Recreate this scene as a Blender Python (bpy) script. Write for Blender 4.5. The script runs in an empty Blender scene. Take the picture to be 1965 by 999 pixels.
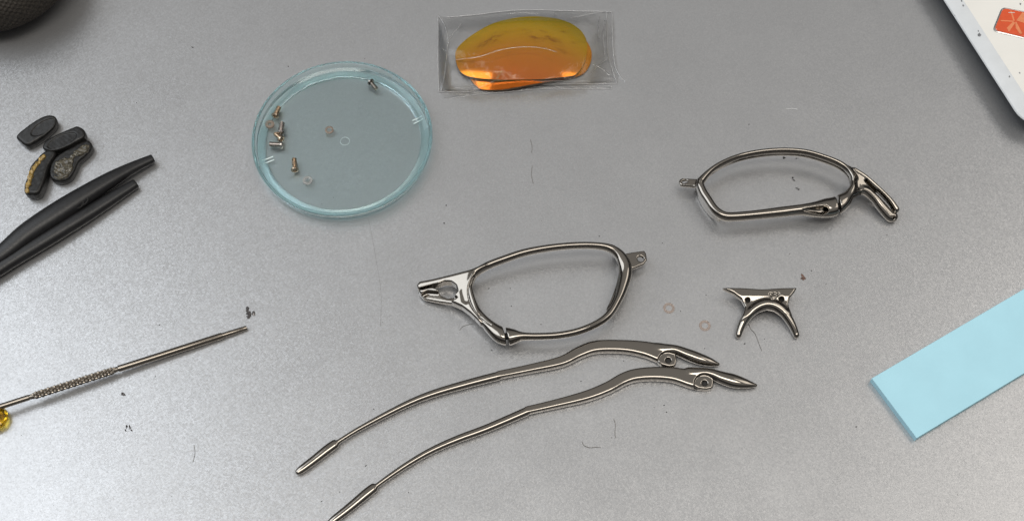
import bpy, math, random
import numpy as np
from mathutils import Vector, Matrix
random.seed(5); rng = np.random.default_rng(5)
scene = bpy.context.scene
C = scene.collection

# ---------------------------------------------------------------- camera (all lengths below in mm, stored in metres)
W, H, FPX, PITCH = 1965.0, 999.0, 2600.0, math.radians(63.5)
def raydir(px, py):
    u = px - W/2; v = -(py - H/2); cp, sp = math.cos(PITCH), math.sin(PITCH)
    return np.array([u, FPX*cp + v*sp, -FPX*sp + v*cp])
def _unit(px, py):
    d = raydir(px, py); return d[:2] / -d[2]
CAMH = 128.0 / np.linalg.norm(_unit(1378, 698) - _unit(568, 908))      # a temple arm is about 128 mm long
DIST = CAMH / math.sin(PITCH)
CAM = np.array([0.0, -DIST*math.cos(PITCH), CAMH])
def P(px, py, z=0.0):
    d = raydir(px, py); t = (CAM[2] - z) / -d[2]
    return CAM + d*t
cam = bpy.data.objects.new('camera', bpy.data.cameras.new('camera')); C.objects.link(cam)
cam.data.sensor_width = 36.0; cam.data.sensor_fit = 'HORIZONTAL'; cam.data.lens = 36.0*FPX/W
cam.data.clip_start = 0.01; cam.data.clip_end = 50
cam.location = CAM*0.001; cam.rotation_euler = (math.pi/2 - PITCH, 0, 0)
scene.camera = cam

# ---------------------------------------------------------------- light
world = bpy.data.worlds.new('World'); scene.world = world; world.use_nodes = True
wn, wl = world.node_tree.nodes, world.node_tree.links
bg = wn['Background']
tc = wn.new('ShaderNodeTexCoord'); sx = wn.new('ShaderNodeSeparateXYZ'); rp = wn.new('ShaderNodeValToRGB')
wl.new(tc.outputs['Generated'], sx.inputs[0]); wl.new(sx.outputs['Z'], rp.inputs[0]); wl.new(rp.outputs[0], bg.inputs[0])
for i_, (p_, c_) in enumerate(((0.0, (0.025, 0.025, 0.027)), (0.40, (0.05, 0.049, 0.05)), (0.64, (0.26, 0.255, 0.248)), (1.0, (0.38, 0.37, 0.355)))):      # dim walls below a paler ceiling
    e_ = rp.color_ramp.elements[i_] if i_ < 2 else rp.color_ramp.elements.new(p_)
    e_.position = p_; e_.color = (*c_, 1)
bg.inputs[1].default_value = 1.0
def area(name, loc, target, sx_, sy_, power, col):
    l = bpy.data.lights.new(name, 'AREA'); l.shape = 'RECTANGLE'; l.size = sx_; l.size_y = sy_; l.energy = power; l.color = col
    o = bpy.data.objects.new(name, l); C.objects.link(o); o.location = loc
    o.rotation_euler = (Vector(target) - Vector(loc)).to_track_quat('-Z', 'Y').to_euler(); return o
area('window_light', (-1.35, 0.26, 1.60), (0, 0, 0), 1.4, 1.7, 16, (0.88, 0.94, 1.0))
area('ceiling_lamp', (0.05, -0.35, 1.95), (0, 0, 0), 1.3, 0.5, 10.5, (1.0, 0.95, 0.87))
area('ceiling_lamp', (1.35, 0.30, 1.95), (0, 0, 0), 1.4, 0.8, 5.5, (1.0, 0.94, 0.86))
scene.view_settings.view_transform = 'Standard'; scene.view_settings.look = 'None'
scene.view_settings.exposure = 0.36; scene.view_settings.gamma = 1.0; scene.view_settings.use_curve_mapping = False
scene.cycles.use_denoising = True
scene.cycles.max_bounces = 16; scene.cycles.transmission_bounces = 12; scene.cycles.transparent_max_bounces = 24
scene.cycles.glossy_bounces = 6

# ---------------------------------------------------------------- materials
def mat(name):
    m = bpy.data.materials.new(name); m.use_nodes = True
    nt = m.node_tree; return m, nt, nt.nodes['Principled BSDF'], nt.nodes['Material Output']
def N(nt, t, **kw):
    n = nt.nodes.new(t)
    for k, v in kw.items():
        if k in n.inputs: n.inputs[k].default_value = v
        else: setattr(n, k, v)
    return n
def objco(nt, scale=1.0):
    # object coordinates in millimetres
    g = N(nt, 'ShaderNodeTexCoord'); m = N(nt, 'ShaderNodeVectorMath', operation='SCALE'); m.inputs['Scale'].default_value = 1000*scale
    nt.links.new(g.outputs['Object'], m.inputs[0]); return m.outputs[0]
def ramp(nt, fac, stops):
    r = N(nt, 'ShaderNodeValToRGB'); e = r.color_ramp.elements
    while len(e) < len(stops): e.new(0.5)
    for i, (p, c) in enumerate(stops):
        e[i].position = p; e[i].color = (c, c, c, 1) if not isinstance(c, tuple) else (*c, 1)
    nt.links.new(fac, r.inputs[0]); return r.outputs[0]
def noise(nt, co, scale, detail=3, rough=0.5):
    n = N(nt, 'ShaderNodeTexNoise', Scale=scale, Detail=detail, Roughness=rough); nt.links.new(co, n.inputs['Vector']); return n.outputs[0]
def bump(nt, b, height, strength, dist):
    n = N(nt, 'ShaderNodeBump', Strength=strength, Distance=dist*0.001); nt.links.new(height, n.inputs['Height']); nt.links.new(n.outputs[0], b.inputs['Normal']); return n
def simple(name, col, rough=0.5, metal=0.0, var=0.08, nscale=1.0, bmp=0.0, bscale=4.0, spec=0.5, coat=0.0):
    m, nt, b, o = mat(name); co = objco(nt)
    f = noise(nt, co, nscale, 4)
    lo = tuple(max(0, c*(1-var)) for c in col); hi = tuple(min(1, c*(1+var)) for c in col)
    nt.links.new(ramp(nt, f, [(0.3, lo), (0.7, hi)]), b.inputs['Base Color'])
    nt.links.new(ramp(nt, noise(nt, co, nscale*2.3, 5), [(0.3, max(0.02, rough*0.85)), (0.75, min(1, rough*1.2))]), b.inputs['Roughness'])
    b.inputs['Metallic'].default_value = metal; b.inputs['Specular IOR Level'].default_value = spec
    b.inputs['Coat Weight'].default_value = coat
    if bmp: bump(nt, b, noise(nt, co, bscale, 3), bmp, 0.1)
    return m
M = {}
# silver metallic paint of the bench: fine flakes, faint smears
def table_mat():
    m, nt, b, o = mat('silver_flake_paint'); co = objco(nt); L = nt.links
    v = N(nt, 'ShaderNodeTexVoronoi', Scale=2.6); L.new(co, v.inputs['Vector'])
    v2 = N(nt, 'ShaderNodeTexVoronoi', Scale=5.5); L.new(co, v2.inputs['Vector'])
    geo = N(nt, 'ShaderNodeNewGeometry')
    sub = N(nt, 'ShaderNodeVectorMath', operation='SUBTRACT'); L.new(v.outputs['Color'], sub.inputs[0]); sub.inputs[1].default_value = (0.5, 0.5, 0.5)
    sc = N(nt, 'ShaderNodeVectorMath', operation='SCALE'); L.new(sub.outputs[0], sc.inputs[0]); sc.inputs['Scale'].default_value = 0.065
    add = N(nt, 'ShaderNodeVectorMath', operation='ADD'); L.new(geo.outputs['Normal'], add.inputs[0]); L.new(sc.outputs[0], add.inputs[1])
    nor = N(nt, 'ShaderNodeVectorMath', operation='NORMALIZE'); L.new(add.outputs[0], nor.inputs[0]); L.new(nor.outputs[0], b.inputs['Normal'])
    # flake brightness and slow patches
    sp = N(nt, 'ShaderNodeSeparateColor'); L.new(v2.outputs['Color'], sp.inputs[0])
    fl = ramp(nt, sp.outputs[0], [(0.0, (0.472, 0.476, 0.486)), (0.8, (0.484, 0.487, 0.496)), (0.97, (0.53, 0.532, 0.54))])
    pat = ramp(nt, noise(nt, co, 0.02, 5, 0.6), [(0.3, 0.97), (0.7, 1.0)])
    mx = N(nt, 'ShaderNodeMixRGB', blend_type='MULTIPLY'); mx.inputs[0].default_value = 1; L.new(fl, mx.inputs[1]); L.new(pat, mx.inputs[2])
    # faint rubbed smudges
    sm = ramp(nt, noise(nt, co, 0.075, 6, 0.62), [(0.60, 1.0), (0.74, 0.95)])
    mx2 = N(nt, 'ShaderNodeMixRGB', blend_type='MULTIPLY'); mx2.inputs[0].default_value = 1; L.new(mx.outputs[0], mx2.inputs[1]); L.new(sm, mx2.inputs[2])
    L.new(mx2.outputs[0], b.inputs['Base Color'])
    L.new(ramp(nt, noise(nt, co, 0.05, 5, 0.6), [(0.3, 0.31), (0.7, 0.36)]), b.inputs['Roughness'])
    b.inputs['Metallic'].default_value = 0.72
    return m
M['table'] = table_mat()
def chrome(name, col, r0=0.07, r1=0.17):
    m, nt, b, o = mat(name); co = objco(nt)
    b.inputs['Metallic'].default_value = 1.0; b.inputs['Base Color'].default_value = (*col, 1)
    nt.links.new(ramp(nt, noise(nt, co, 0.6, 5, 0.6), [(0.3, r0), (0.75, r1)]), b.inputs['Roughness'])
    bump(nt, b, noise(nt, co, 0.9, 3), 0.03, 0.25)
    return m
M['chrome'] = chrome('polished_titanium', (0.275, 0.252, 0.224), 0.05, 0.12)
M['steel'] = chrome('tool_steel', (0.27, 0.24, 0.205), 0.14, 0.26)
M['screw'] = chrome('screw_steel', (0.55, 0.44, 0.33), 0.18, 0.34)
M['screw_dark'] = chrome('screw_steel_dark', (0.50, 0.46, 0.43), 0.18, 0.34)
M['rubber'] = simple('black_rubber', (0.013, 0.013, 0.014), 0.40, var=0.25, nscale=0.9, bmp=0.08, bscale=5, spec=0.45)
M['rubber_dusty'] = simple('dusty_rubber', (0.012, 0.0115, 0.011), 0.38, var=0.6, nscale=1.6, bmp=0.2, bscale=3, spec=0.4)
M['dark'] = simple('dark_recess', (0.015, 0.014, 0.013), 0.7)
M['glue'] = simple('old_glue', (0.30, 0.20, 0.06), 0.22, var=0.7, nscale=1.3, bmp=1.0, bscale=2.2)
M['glue_grey'] = simple('old_glue_grey', (0.085, 0.075, 0.055), 0.12, var=0.8, nscale=1.4, bmp=1.0, bscale=2.0)
M['blue'] = simple('pale_blue_foam', (0.45, 0.75, 0.86), 0.62, var=0.025, nscale=0.12, bmp=0.06, bscale=6, spec=0.3)
M['white'] = simple('white_paint', (0.86, 0.84, 0.79), 0.42, var=0.02, nscale=0.1)
M['bevel'] = simple('grey_edge_paint', (0.69, 0.71, 0.725), 0.40, var=0.04, nscale=0.2)
M['black_plastic'] = simple('black_plastic', (0.012, 0.012, 0.014), 0.45)
M['chip'] = simple('bare_chip', (0.20, 0.20, 0.21), 0.6, var=0.5, nscale=2)
M['red'] = simple('red_badge', (0.72, 0.09, 0.02), 0.12, var=0.12, nscale=0.25, coat=0.8)
M['orange'] = simple('orange_badge_mark', (0.80, 0.26, 0.11), 0.2, coat=0.6)
M['badge_rim'] = simple('silver_badge_rim', (0.5, 0.5, 0.5), 0.25, metal=0.9)
M['label_white'] = simple('white_label', (0.8, 0.8, 0.78), 0.5)
M['crumb'] = simple('dark_crumb', (0.035, 0.032, 0.03), 0.6, var=0.5, nscale=3)
M['crumb_red'] = simple('brown_crumb', (0.16, 0.085, 0.06), 0.6, var=0.5, nscale=3)
M['flake'] = simple('grey_foil_flake', (0.16, 0.15, 0.15), 0.35, metal=0.5, var=0.4, nscale=2)
M['hair'] = simple('hair', (0.17, 0.155, 0.14), 0.5)
M['fibre'] = simple('white_fibre', (0.8, 0.8, 0.8), 0.5)
M['fabric'] = simple('black_woven_cloth', (0.05, 0.044, 0.038), 0.8, var=0.4, nscale=2.0, spec=0.2)
def clear(name, tint, rough=0.03, ior=1.46, dens=0.0, abscol=(1, 1, 1)):
    m, nt, b, o = mat(name)
    b.inputs['Base Color'].default_value = (*tint, 1); b.inputs['Transmission Weight'].default_value = 1.0
    b.inputs['Roughness'].default_value = rough; b.inputs['IOR'].default_value = ior
    if dens:
        v = N(nt, 'ShaderNodeVolumeAbsorption', Density=dens); v.inputs['Color'].default_value = (*abscol, 1)
        nt.links.new(v.outputs[0], o.inputs['Volume'])
    return m
def film(name, tint, rough, ior, bscale=0.0, milky=0.0, mc=(0.9, 0.9, 0.9)):
    # thin clear film: passes light straight through, reflects by Fresnel
    m, nt, b, o = mat(name); L = nt.links; nt.nodes.remove(b)
    t = N(nt, 'ShaderNodeBsdfTransparent'); t.inputs[0].default_value = (*tint, 1)
    g = N(nt, 'ShaderNodeBsdfGlossy'); g.inputs['Roughness'].default_value = rough
    fr = N(nt, 'ShaderNodeFresnel', IOR=ior); mx = N(nt, 'ShaderNodeMixShader')
    L.new(fr.outputs[0], mx.inputs[0]); L.new(t.outputs[0], mx.inputs[1]); L.new(g.outputs[0], mx.inputs[2])
    out = mx
    if milky:
        d = N(nt, 'ShaderNodeBsdfTranslucent'); d.inputs[0].default_value = (*mc, 1)
        d2 = N(nt, 'ShaderNodeBsdfDiffuse'); d2.inputs[0].default_value = (*mc, 1)
        a = N(nt, 'ShaderNodeMixShader'); L.new(d.outputs[0], a.inputs[1]); L.new(d2.outputs[0], a.inputs[2])
        out = N(nt, 'ShaderNodeMixShader'); out.inputs[0].default_value = milky
        L.new(mx.outputs[0], out.inputs[1]); L.new(a.outputs[0], out.inputs[2])
    if bscale:
        bp = N(nt, 'ShaderNodeBump', Strength=0.5, Distance=0.0006); L.new(noise(nt, objco(nt), bscale, 4, 0.6), bp.inputs['Height'])
        L.new(bp.outputs[0], g.inputs['Normal']); L.new(bp.outputs[0], fr.inputs['Normal'])
    L.new(out.outputs[0], o.inputs['Surface']); return m
M['dish_clear'] = clear('pale_cyan_wall_plastic', (0.98, 1.0, 1.0), 0.03, 1.42, 110.0, (0.35, 0.90, 0.94))
M['dish'] = clear('pale_cyan_clear_plastic', (0.975, 0.998, 1.0), 0.03, 1.34, 85.0, (0.12, 0.80, 0.86))
def frosted(name, base, tint, amount):
    m = base.copy(); m.name = name; nt = m.node_tree; b = nt.nodes['Principled BSDF']; o = nt.nodes['Material Output']
    tr = N(nt, 'ShaderNodeBsdfTranslucent'); tr.inputs[0].default_value = (*tint, 1); df = N(nt, 'ShaderNodeBsdfDiffuse'); df.inputs[0].default_value = (*tint, 1)
    a = N(nt, 'ShaderNodeMixShader'); nt.links.new(tr.outputs[0], a.inputs[1]); nt.links.new(df.outputs[0], a.inputs[2])
    x = N(nt, 'ShaderNodeMixShader'); x.inputs[0].default_value = amount; nt.links.new(b.outputs[0], x.inputs[1]); nt.links.new(a.outputs[0], x.inputs[2])
    nt.links.new(x.outputs[0], o.inputs['Surface']); return m
M['dish_rim'] = frosted('pale_cyan_rim_plastic', M['dish_clear'], (0.84, 0.98, 1.0), 0.15)
M['dish_tick_and_glint'] = simple('moulded_tick', (0.75, 0.85, 0.85), 0.3)
M['film'] = film('clear_bag_film', (0.99, 0.99, 0.99), 0.03, 1.40, 0.35, 0.02)
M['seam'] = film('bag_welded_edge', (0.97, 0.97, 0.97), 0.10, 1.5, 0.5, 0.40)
M['washer'] = film('translucent_nylon', (0.93, 0.90, 0.87), 0.2, 1.45, 0.0, 0.28)
M['washer_tan'] = film('tan_nylon', (0.86, 0.78, 0.71), 0.25, 1.45, 0.0, 0.45, (0.66, 0.54, 0.46))
M['washer_pink'] = film('pink_nylon', (0.975, 0.93, 0.90), 0.25, 1.35, 0.0, 0.08, (0.75, 0.66, 0.60))
M['crease_and_reflection'] = film('bag_crease_and_reflection', (0.985, 0.985, 0.985), 0.08, 1.48, 0.0, 0.16)
M['yellow'] = clear('yellow_clear_plastic', (1.0, 0.72, 0.06), 0.08, 1.46)
def lens_mat():
    m, nt, b, o = mat('gold_mirror_lens'); L = nt.links; nt.nodes.remove(b)
    lw = N(nt, 'ShaderNodeLayerWeight', Blend=0.5)
    col = ramp(nt, lw.outputs['Facing'], [(0.08, (0.85, 0.20, 0.03)), (0.17, (0.90, 0.34, 0.03)), (0.25, (0.95, 0.64, 0.01)), (0.34, (0.76, 0.80, 0.02))])
    g = N(nt, 'ShaderNodeBsdfGlossy'); g.inputs['Roughness'].default_value = 0.09; L.new(col, g.inputs[0])
    d = N(nt, 'ShaderNodeBsdfTransparent'); d.inputs[0].default_value = (0.55, 0.20, 0.04, 1)
    df = N(nt, 'ShaderNodeBsdfDiffuse'); df.inputs[0].default_value = (0.66, 0.22, 0.03, 1)
    m1 = N(nt, 'ShaderNodeMixShader'); m1.inputs[0].default_value = 0.45; L.new(d.outputs[0], m1.inputs[1]); L.new(df.outputs[0], m1.inputs[2])
    m2 = N(nt, 'ShaderNodeMixShader'); m2.inputs[0].default_value = 0.70; L.new(m1.outputs[0], m2.inputs[1]); L.new(g.outputs[0], m2.inputs[2])
    L.new(m2.outputs[0], o.inputs['Surface']); return m
M['lens'] = lens_mat(); M['lens_edge'] = simple('lens_cut_edge', (0.06, 0.035, 0.012), 0.4)

# ---------------------------------------------------------------- object helpers
def me_new(name, v, f, smooth=True, normals=None):
    me = bpy.data.meshes.new(name); v = np.asarray(v, float)*0.001
    me.from_pydata([tuple(p) for p in v], [], [tuple(int(i) for i in q) for q in f]); me.update()
    if smooth: me.polygons.foreach_set('use_smooth', [True]*len(me.polygons))
    if normals is not None: me.normals_split_custom_set_from_vertices([tuple(n) for n in normals])
    return me
def tag(o, label, cat, group=None):
    o['label'] = label; o['category'] = cat
    if group: o['group'] = group
    return o
def thing(name, label, cat, loc, group=None):
    o = bpy.data.objects.new(name, None); C.objects.link(o); o.location = np.asarray(loc)*0.001
    o.empty_display_size = 0.01; return tag(o, label, cat, group)
def root_loc(o):
    while o.parent: o = o.parent
    return np.array(o.location)*1000
def part(name, v, f, m, parent, smooth=True, normals=None, sharp=None):
    v = np.asarray(v, float) - root_loc(parent)
    o = bpy.data.objects.new(name, me_new(name, v, f, smooth, normals)); C.objects.link(o); o.parent = parent
    o.data.materials.append(m)
    if smooth and normals is None: o.data.set_sharp_from_angle(angle=math.radians(sharp or 42))
    return o
def solo(name, v, f, m, label, cat, group=None, smooth=True, kind=None):
    v = np.asarray(v, float); loc = np.array([v[:, 0].mean(), v[:, 1].mean(), v[:, 2].min()])
    o = bpy.data.objects.new(name, me_new(name, v - loc, f, smooth)); C.objects.link(o); o.location = loc*0.001
    o.data.materials.append(m)
    if smooth: o.data.set_sharp_from_angle(angle=math.radians(42))
    if kind: o['kind'] = kind
    if label: tag(o, label, cat, group)
    return o
def lathe(profile, seg=64, closed=True):
    # profile: (r, z) list, spun about z
    pr = np.array(profile, float); n = len(pr); v = []; f = []
    for i in range(seg):
        a = 2*math.pi*i/seg
        for r, z in pr: v.append((r*math.cos(a), r*math.sin(a), z))
    for i in range(seg):
        j = (i+1) % seg
        for k in range(n if closed else n-1):
            l = (k+1) % n; f.append((i*n+k, j*n+k, j*n+l, i*n+l))
    return np.array(v), f
def orient(v, base, direction):
    q = Vector(direction).to_track_quat('Z', 'Y').to_matrix()
    return np.asarray(v) @ np.array(q).T + np.asarray(base)
def tube(pts, rad, seg=8):
    pts = np.asarray(pts, float); n = len(pts); v = []; f = []
    rad = np.broadcast_to(rad, (n,))
    t = np.gradient(pts, axis=0); t /= np.linalg.norm(t, axis=1)[:, None]
    for i in range(n):
        a = np.cross(t[i], (0, 0, 1)); a /= max(1e-9, np.linalg.norm(a)); b = np.cross(a, t[i])
        for k in range(seg):
            th = 2*math.pi*k/seg; v.append(pts[i] + rad[i]*(math.cos(th)*a + math.sin(th)*b))
    for i in range(n-1):
        for k in range(seg):
            l = (k+1) % seg; f.append((i*seg+k, i*seg+l, (i+1)*seg+l, (i+1)*seg+k))
    f.append(tuple(range(seg-1, -1, -1))); f.append(tuple((n-1)*seg+k for k in range(seg)))
    return np.array(v), f
def catmull(A, n, closed=False):
    A = np.asarray(A, float); K = len(A); out = []
    seg = K if closed else K-1
    for i in range(seg):
        if closed: p = [A[(i+j) % K] for j in (-1, 0, 1, 2)]
        else: p = [A[max(0, i-1)], A[i], A[i+1], A[min(K-1, i+2)]]
        for s in np.arange(n)/n:
            out.append(0.5*((2*p[1]) + (p[2]-p[0])*s + (2*p[0]-5*p[1]+4*p[2]-p[3])*s*s + (3*p[1]-p[0]-3*p[2]+p[3])*s**3))
    if not closed: out.append(A[-1])
    return np.array(out)

# ---------------------------------------------------------------- distance-field modeller for cast, blended shapes
class Field:
    def __init__(s, lo, hi, h):
        s.h = h; s.lo = np.array(lo, float)
        n = np.ceil((np.array(hi) - s.lo)/h).astype(int) + 1
        s.x, s.y, s.z = [s.lo[i] + h*np.arange(n[i]) for i in range(3)]
        s.X, s.Y = np.meshgrid(s.x, s.y, indexing='ij')
        s.F = np.full(n, 50.0, np.float32); s.lab = np.zeros(n, np.int8)
    def add(s, d, k=0.5, lab=0):
        d = d.astype(np.float32); s.lab = np.where(d < s.F, np.int8(lab), s.lab)
        hh = np.clip(0.5 + 0.5*(s.F - d)/max(k, 1e-6), 0, 1); s.F = s.F*(1-hh) + d*hh - k*hh*(1-hh)
    def cut(s, d, k=0.25, lab=None):
        d = -d.astype(np.float32)
        if lab is not None: s.lab = np.where(d > s.F, np.int8(lab), s.lab)
        hh = np.clip(0.5 - 0.5*(s.F - d)/max(k, 1e-6), 0, 1); s.F = s.F*(1-hh) + d*hh + k*hh*(1-hh)
    def sweep(s, path, n=2.5, closed=False, res=8):
        # path rows: x, y, z, half width, half height [, sideways lean per mm of height]
        A = catmull(path, res, closed); B = np.roll(A, -1, 0) if closed else A[1:]; A_ = A if closed else A[:-1]
        best = np.full(s.X.shape, 1e9); att = np.zeros(s.X.shape + (A.shape[1]-2,)); sg = np.zeros(s.X.shape)
        for a, b in zip(A_, B):
            dx, dy = b[0]-a[0], b[1]-a[1]; L2 = dx*dx + dy*dy + 1e-12
            px, py = s.X-a[0], s.Y-a[1]
            t = np.clip((px*dx + py*dy)/L2, 0, 1); d = (px-t*dx)**2 + (py-t*dy)**2
            m = d < best; best[m] = d[m]
            att[m] = a[2:] + t[m][:, None]*(b[2:]-a[2:]); sg[m] = np.sign(dx*py - dy*px)[m]
        u = (np.sqrt(best)*np.where(sg == 0, 1, sg))[:, :, None]
        zc, w, hh = [att[:, :, i][:, :, None] for i in range(3)]
        v = s.z[None, None, :] - zc
        if att.shape[2] > 3: u = u - v*att[:, :, 3][:, :, None]
        q = (np.abs(u/w)**n + np.abs(v/hh)**n)**(1.0/n)
        return (q-1)*np.minimum(w, hh)
    def poly2(s, pts):
        pts = np.asarray(pts, float)[:, :2]; best = np.full(s.X.shape, 1e9); inside = np.zeros(s.X.shape, bool)
        for a, b in zip(pts, np.roll(pts, -1, 0)):
            dx, dy = b-a; L2 = dx*dx + dy*dy + 1e-12
            t = np.clip(((s.X-a[0])*dx + (s.Y-a[1])*dy)/L2, 0, 1)
            best = np.minimum(best, (s.X-a[0]-t*dx)**2 + (s.Y-a[1]-t*dy)**2)
            c = (a[1] > s.Y) != (b[1] > s.Y)
            with np.errstate(divide='ignore', invalid='ignore'): xi = a[0] + (s.Y-a[1])*dx/(dy if dy != 0 else 1e-12)
            inside ^= c & (s.X < xi)
        return np.where(inside, -1, 1)*np.sqrt(best)
    def plate(s, pts, half, r=0.4, smooth=0):
        # polygon rows x, y, z: extruded about the plane fitted through them
        pts = np.asarray(pts, float)
        if smooth: pts = catmull(pts, smooth, True)
        A = np.c_[pts[:, :2], np.ones(len(pts))]; k = np.linalg.lstsq(A, pts[:, 2], rcond=None)[0]
        zc = (k[0]*s.X + k[1]*s.Y + k[2])[:, :, None]; d2 = s.poly2(pts)[:, :, None]
        a = d2 + r; b = np.abs(s.z[None, None, :] - zc) - half + r
        return np.sqrt(np.maximum(a, 0)**2 + np.maximum(b, 0)**2) + np.minimum(np.maximum(a, b), 0) - r
    def capsule(s, a, b, ra, rb=None):
        a, b = np.array(a, float), np.array(b, float); rb = ra if rb is None else rb
        d = b-a; L2 = d@d + 1e-12
        x, y, z = s.X[:, :, None]-a[0], s.Y[:, :, None]-a[1], s.z[None, None, :]-a[2]
        t = np.clip((x*d[0] + y*d[1] + z*d[2])/L2, 0, 1)
        return np.sqrt((x-t*d[0])**2 + (y-t*d[1])**2 + (z-t*d[2])**2) - (ra + t*(rb-ra))
    def slab(s, p, n, half):
        n = np.array(n, float)/np.linalg.norm(n)
        return np.abs((s.X[:, :, None]-p[0])*n[0] + (s.Y[:, :, None]-p[1])*n[1] + (s.z[None, None, :]-p[2])*n[2]) - half
    def blur(s, it=1):
        for _ in range(it):
            for ax in range(3):
                s.F = (np.roll(s.F, 1, ax) + 2*s.F + np.roll(s.F, -1, ax))*0.25
    def mesh(s):
        F = s.F; h = s.h; nx, ny, nz = F.shape; S = F < 0
        off = [(i, j, k) for i in (0, 1) for j in (0, 1) for k in (0, 1)]
        cnt = sum(S[i:nx-1+i, j:ny-1+j, k:nz-1+k].astype(np.int8) for i, j, k in off)
        idx = np.argwhere((cnt > 0) & (cnt < 8)); val = np.stack([F[idx[:, 0]+i, idx[:, 1]+j, idx[:, 2]+k] for i, j, k in off], 1)
        acc = np.zeros((len(idx), 3)); num = np.zeros(len(idx))
        for a in range(8):
            for b in range(a+1, 8):
                da = np.array(off[b]) - np.array(off[a])
                if np.abs(da).sum() != 1: continue
                va, vb = val[:, a], val[:, b]; m = (va < 0) != (vb < 0)
                t = va[m]/(va[m]-vb[m]); acc[m] += np.array(off[a]) + t[:, None]*da; num[m] += 1
        g = idx + acc/num[:, None]
        G = np.gradient(F)
        def tri(A, p):
            i = np.clip(np.floor(p).astype(int), 0, np.array(A.shape)-2); f = p-i; r = 0
            for a, b, c in off:
                r = r + A[i[:, 0]+a, i[:, 1]+b, i[:, 2]+c]*(f[:, 0] if a else 1-f[:, 0])*(f[:, 1] if b else 1-f[:, 1])*(f[:, 2] if c else 1-f[:, 2])
            return r
        for _ in range(2):
            gr = np.stack([tri(q, g) for q in G], 1); st = tri(F, g)[:, None]*gr/((gr**2).sum(1)[:, None]+1e-6)
            g = g - np.clip(st, -0.4, 0.4)
        nrm = np.stack([tri(q, g) for q in G], 1); nrm /= np.linalg.norm(nrm, axis=1)[:, None] + 1e-9
        vid = np.full((nx, ny, nz), -1, np.int64); vid[idx[:, 0], idx[:, 1], idx[:, 2]] = np.arange(len(idx))
        quads = []
        for ax in range(3):
            sl0 = [slice(None)]*3; sl1 = [slice(None)]*3; sl0[ax] = slice(0, -1); sl1[ax] = slice(1, None)
            e = np.argwhere(S[tuple(sl0)] != S[tuple(sl1)]); b, c = [q for q in range(3) if q != ax]
            e = e[(e[:, b] > 0) & (e[:, c] > 0)]
            ob = np.zeros(3, int); ob[b] = 1; oc = np.zeros(3, int); oc[c] = 1
            def at(p): return vid[p[:, 0], p[:, 1], p[:, 2]]
            q = np.stack([at(e-ob-oc), at(e-oc), at(e), at(e-ob)], 1)
            ins = S[e[:, 0], e[:, 1], e[:, 2]]; flip = ins if ax != 1 else ~ins
            q = np.where(flip[:, None], q, q[:, ::-1]); quads.append(q)
        quads = np.concatenate(quads); quads = quads[(quads >= 0).all(1)]
        near = np.clip(np.rint(g).astype(int), 0, np.array(F.shape)-1); vl = s.lab[near[:, 0], near[:, 1], near[:, 2]]
        return g*h + s.lo, quads, nrm, vl[quads[:, 0]]
    def parts(s, names, mats, parent):
        v, q, nrm, fl = s.mesh(); out = []
        for i, nm in enumerate(names):
            m = fl == i
            if not m.any(): continue
            used, inv = np.unique(q[m], return_inverse=True)
            out.append(part(nm, v[used], inv.reshape(-1, 4), mats[i] if isinstance(mats, list) else mats, parent, True, nrm[used]))
        return out
def zoomer(x0, y0, k):
    return lambda X, Y, z=0.0, *r: (*P(x0 + X/k, y0 + Y/k, z), *r)

# ================================================================ the bench surface
v = [(-900, -700, 0), (900, -700, 0), (900, 900, 0), (-900, 900, 0), (-900, -700, -20), (900, -700, -20), (900, 900, -20), (-900, 900, -20)]
f = [(0, 1, 2, 3), (7, 6, 5, 4), (0, 4, 5, 1), (1, 5, 6, 2), (2, 6, 7, 3), (3, 7, 4, 0)]
tb = bpy.data.objects.new('table_top', me_new('table_top', v, f, False)); C.objects.link(tb); tb['kind'] = 'structure'; tb.data.materials.append(M['table'])

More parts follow.
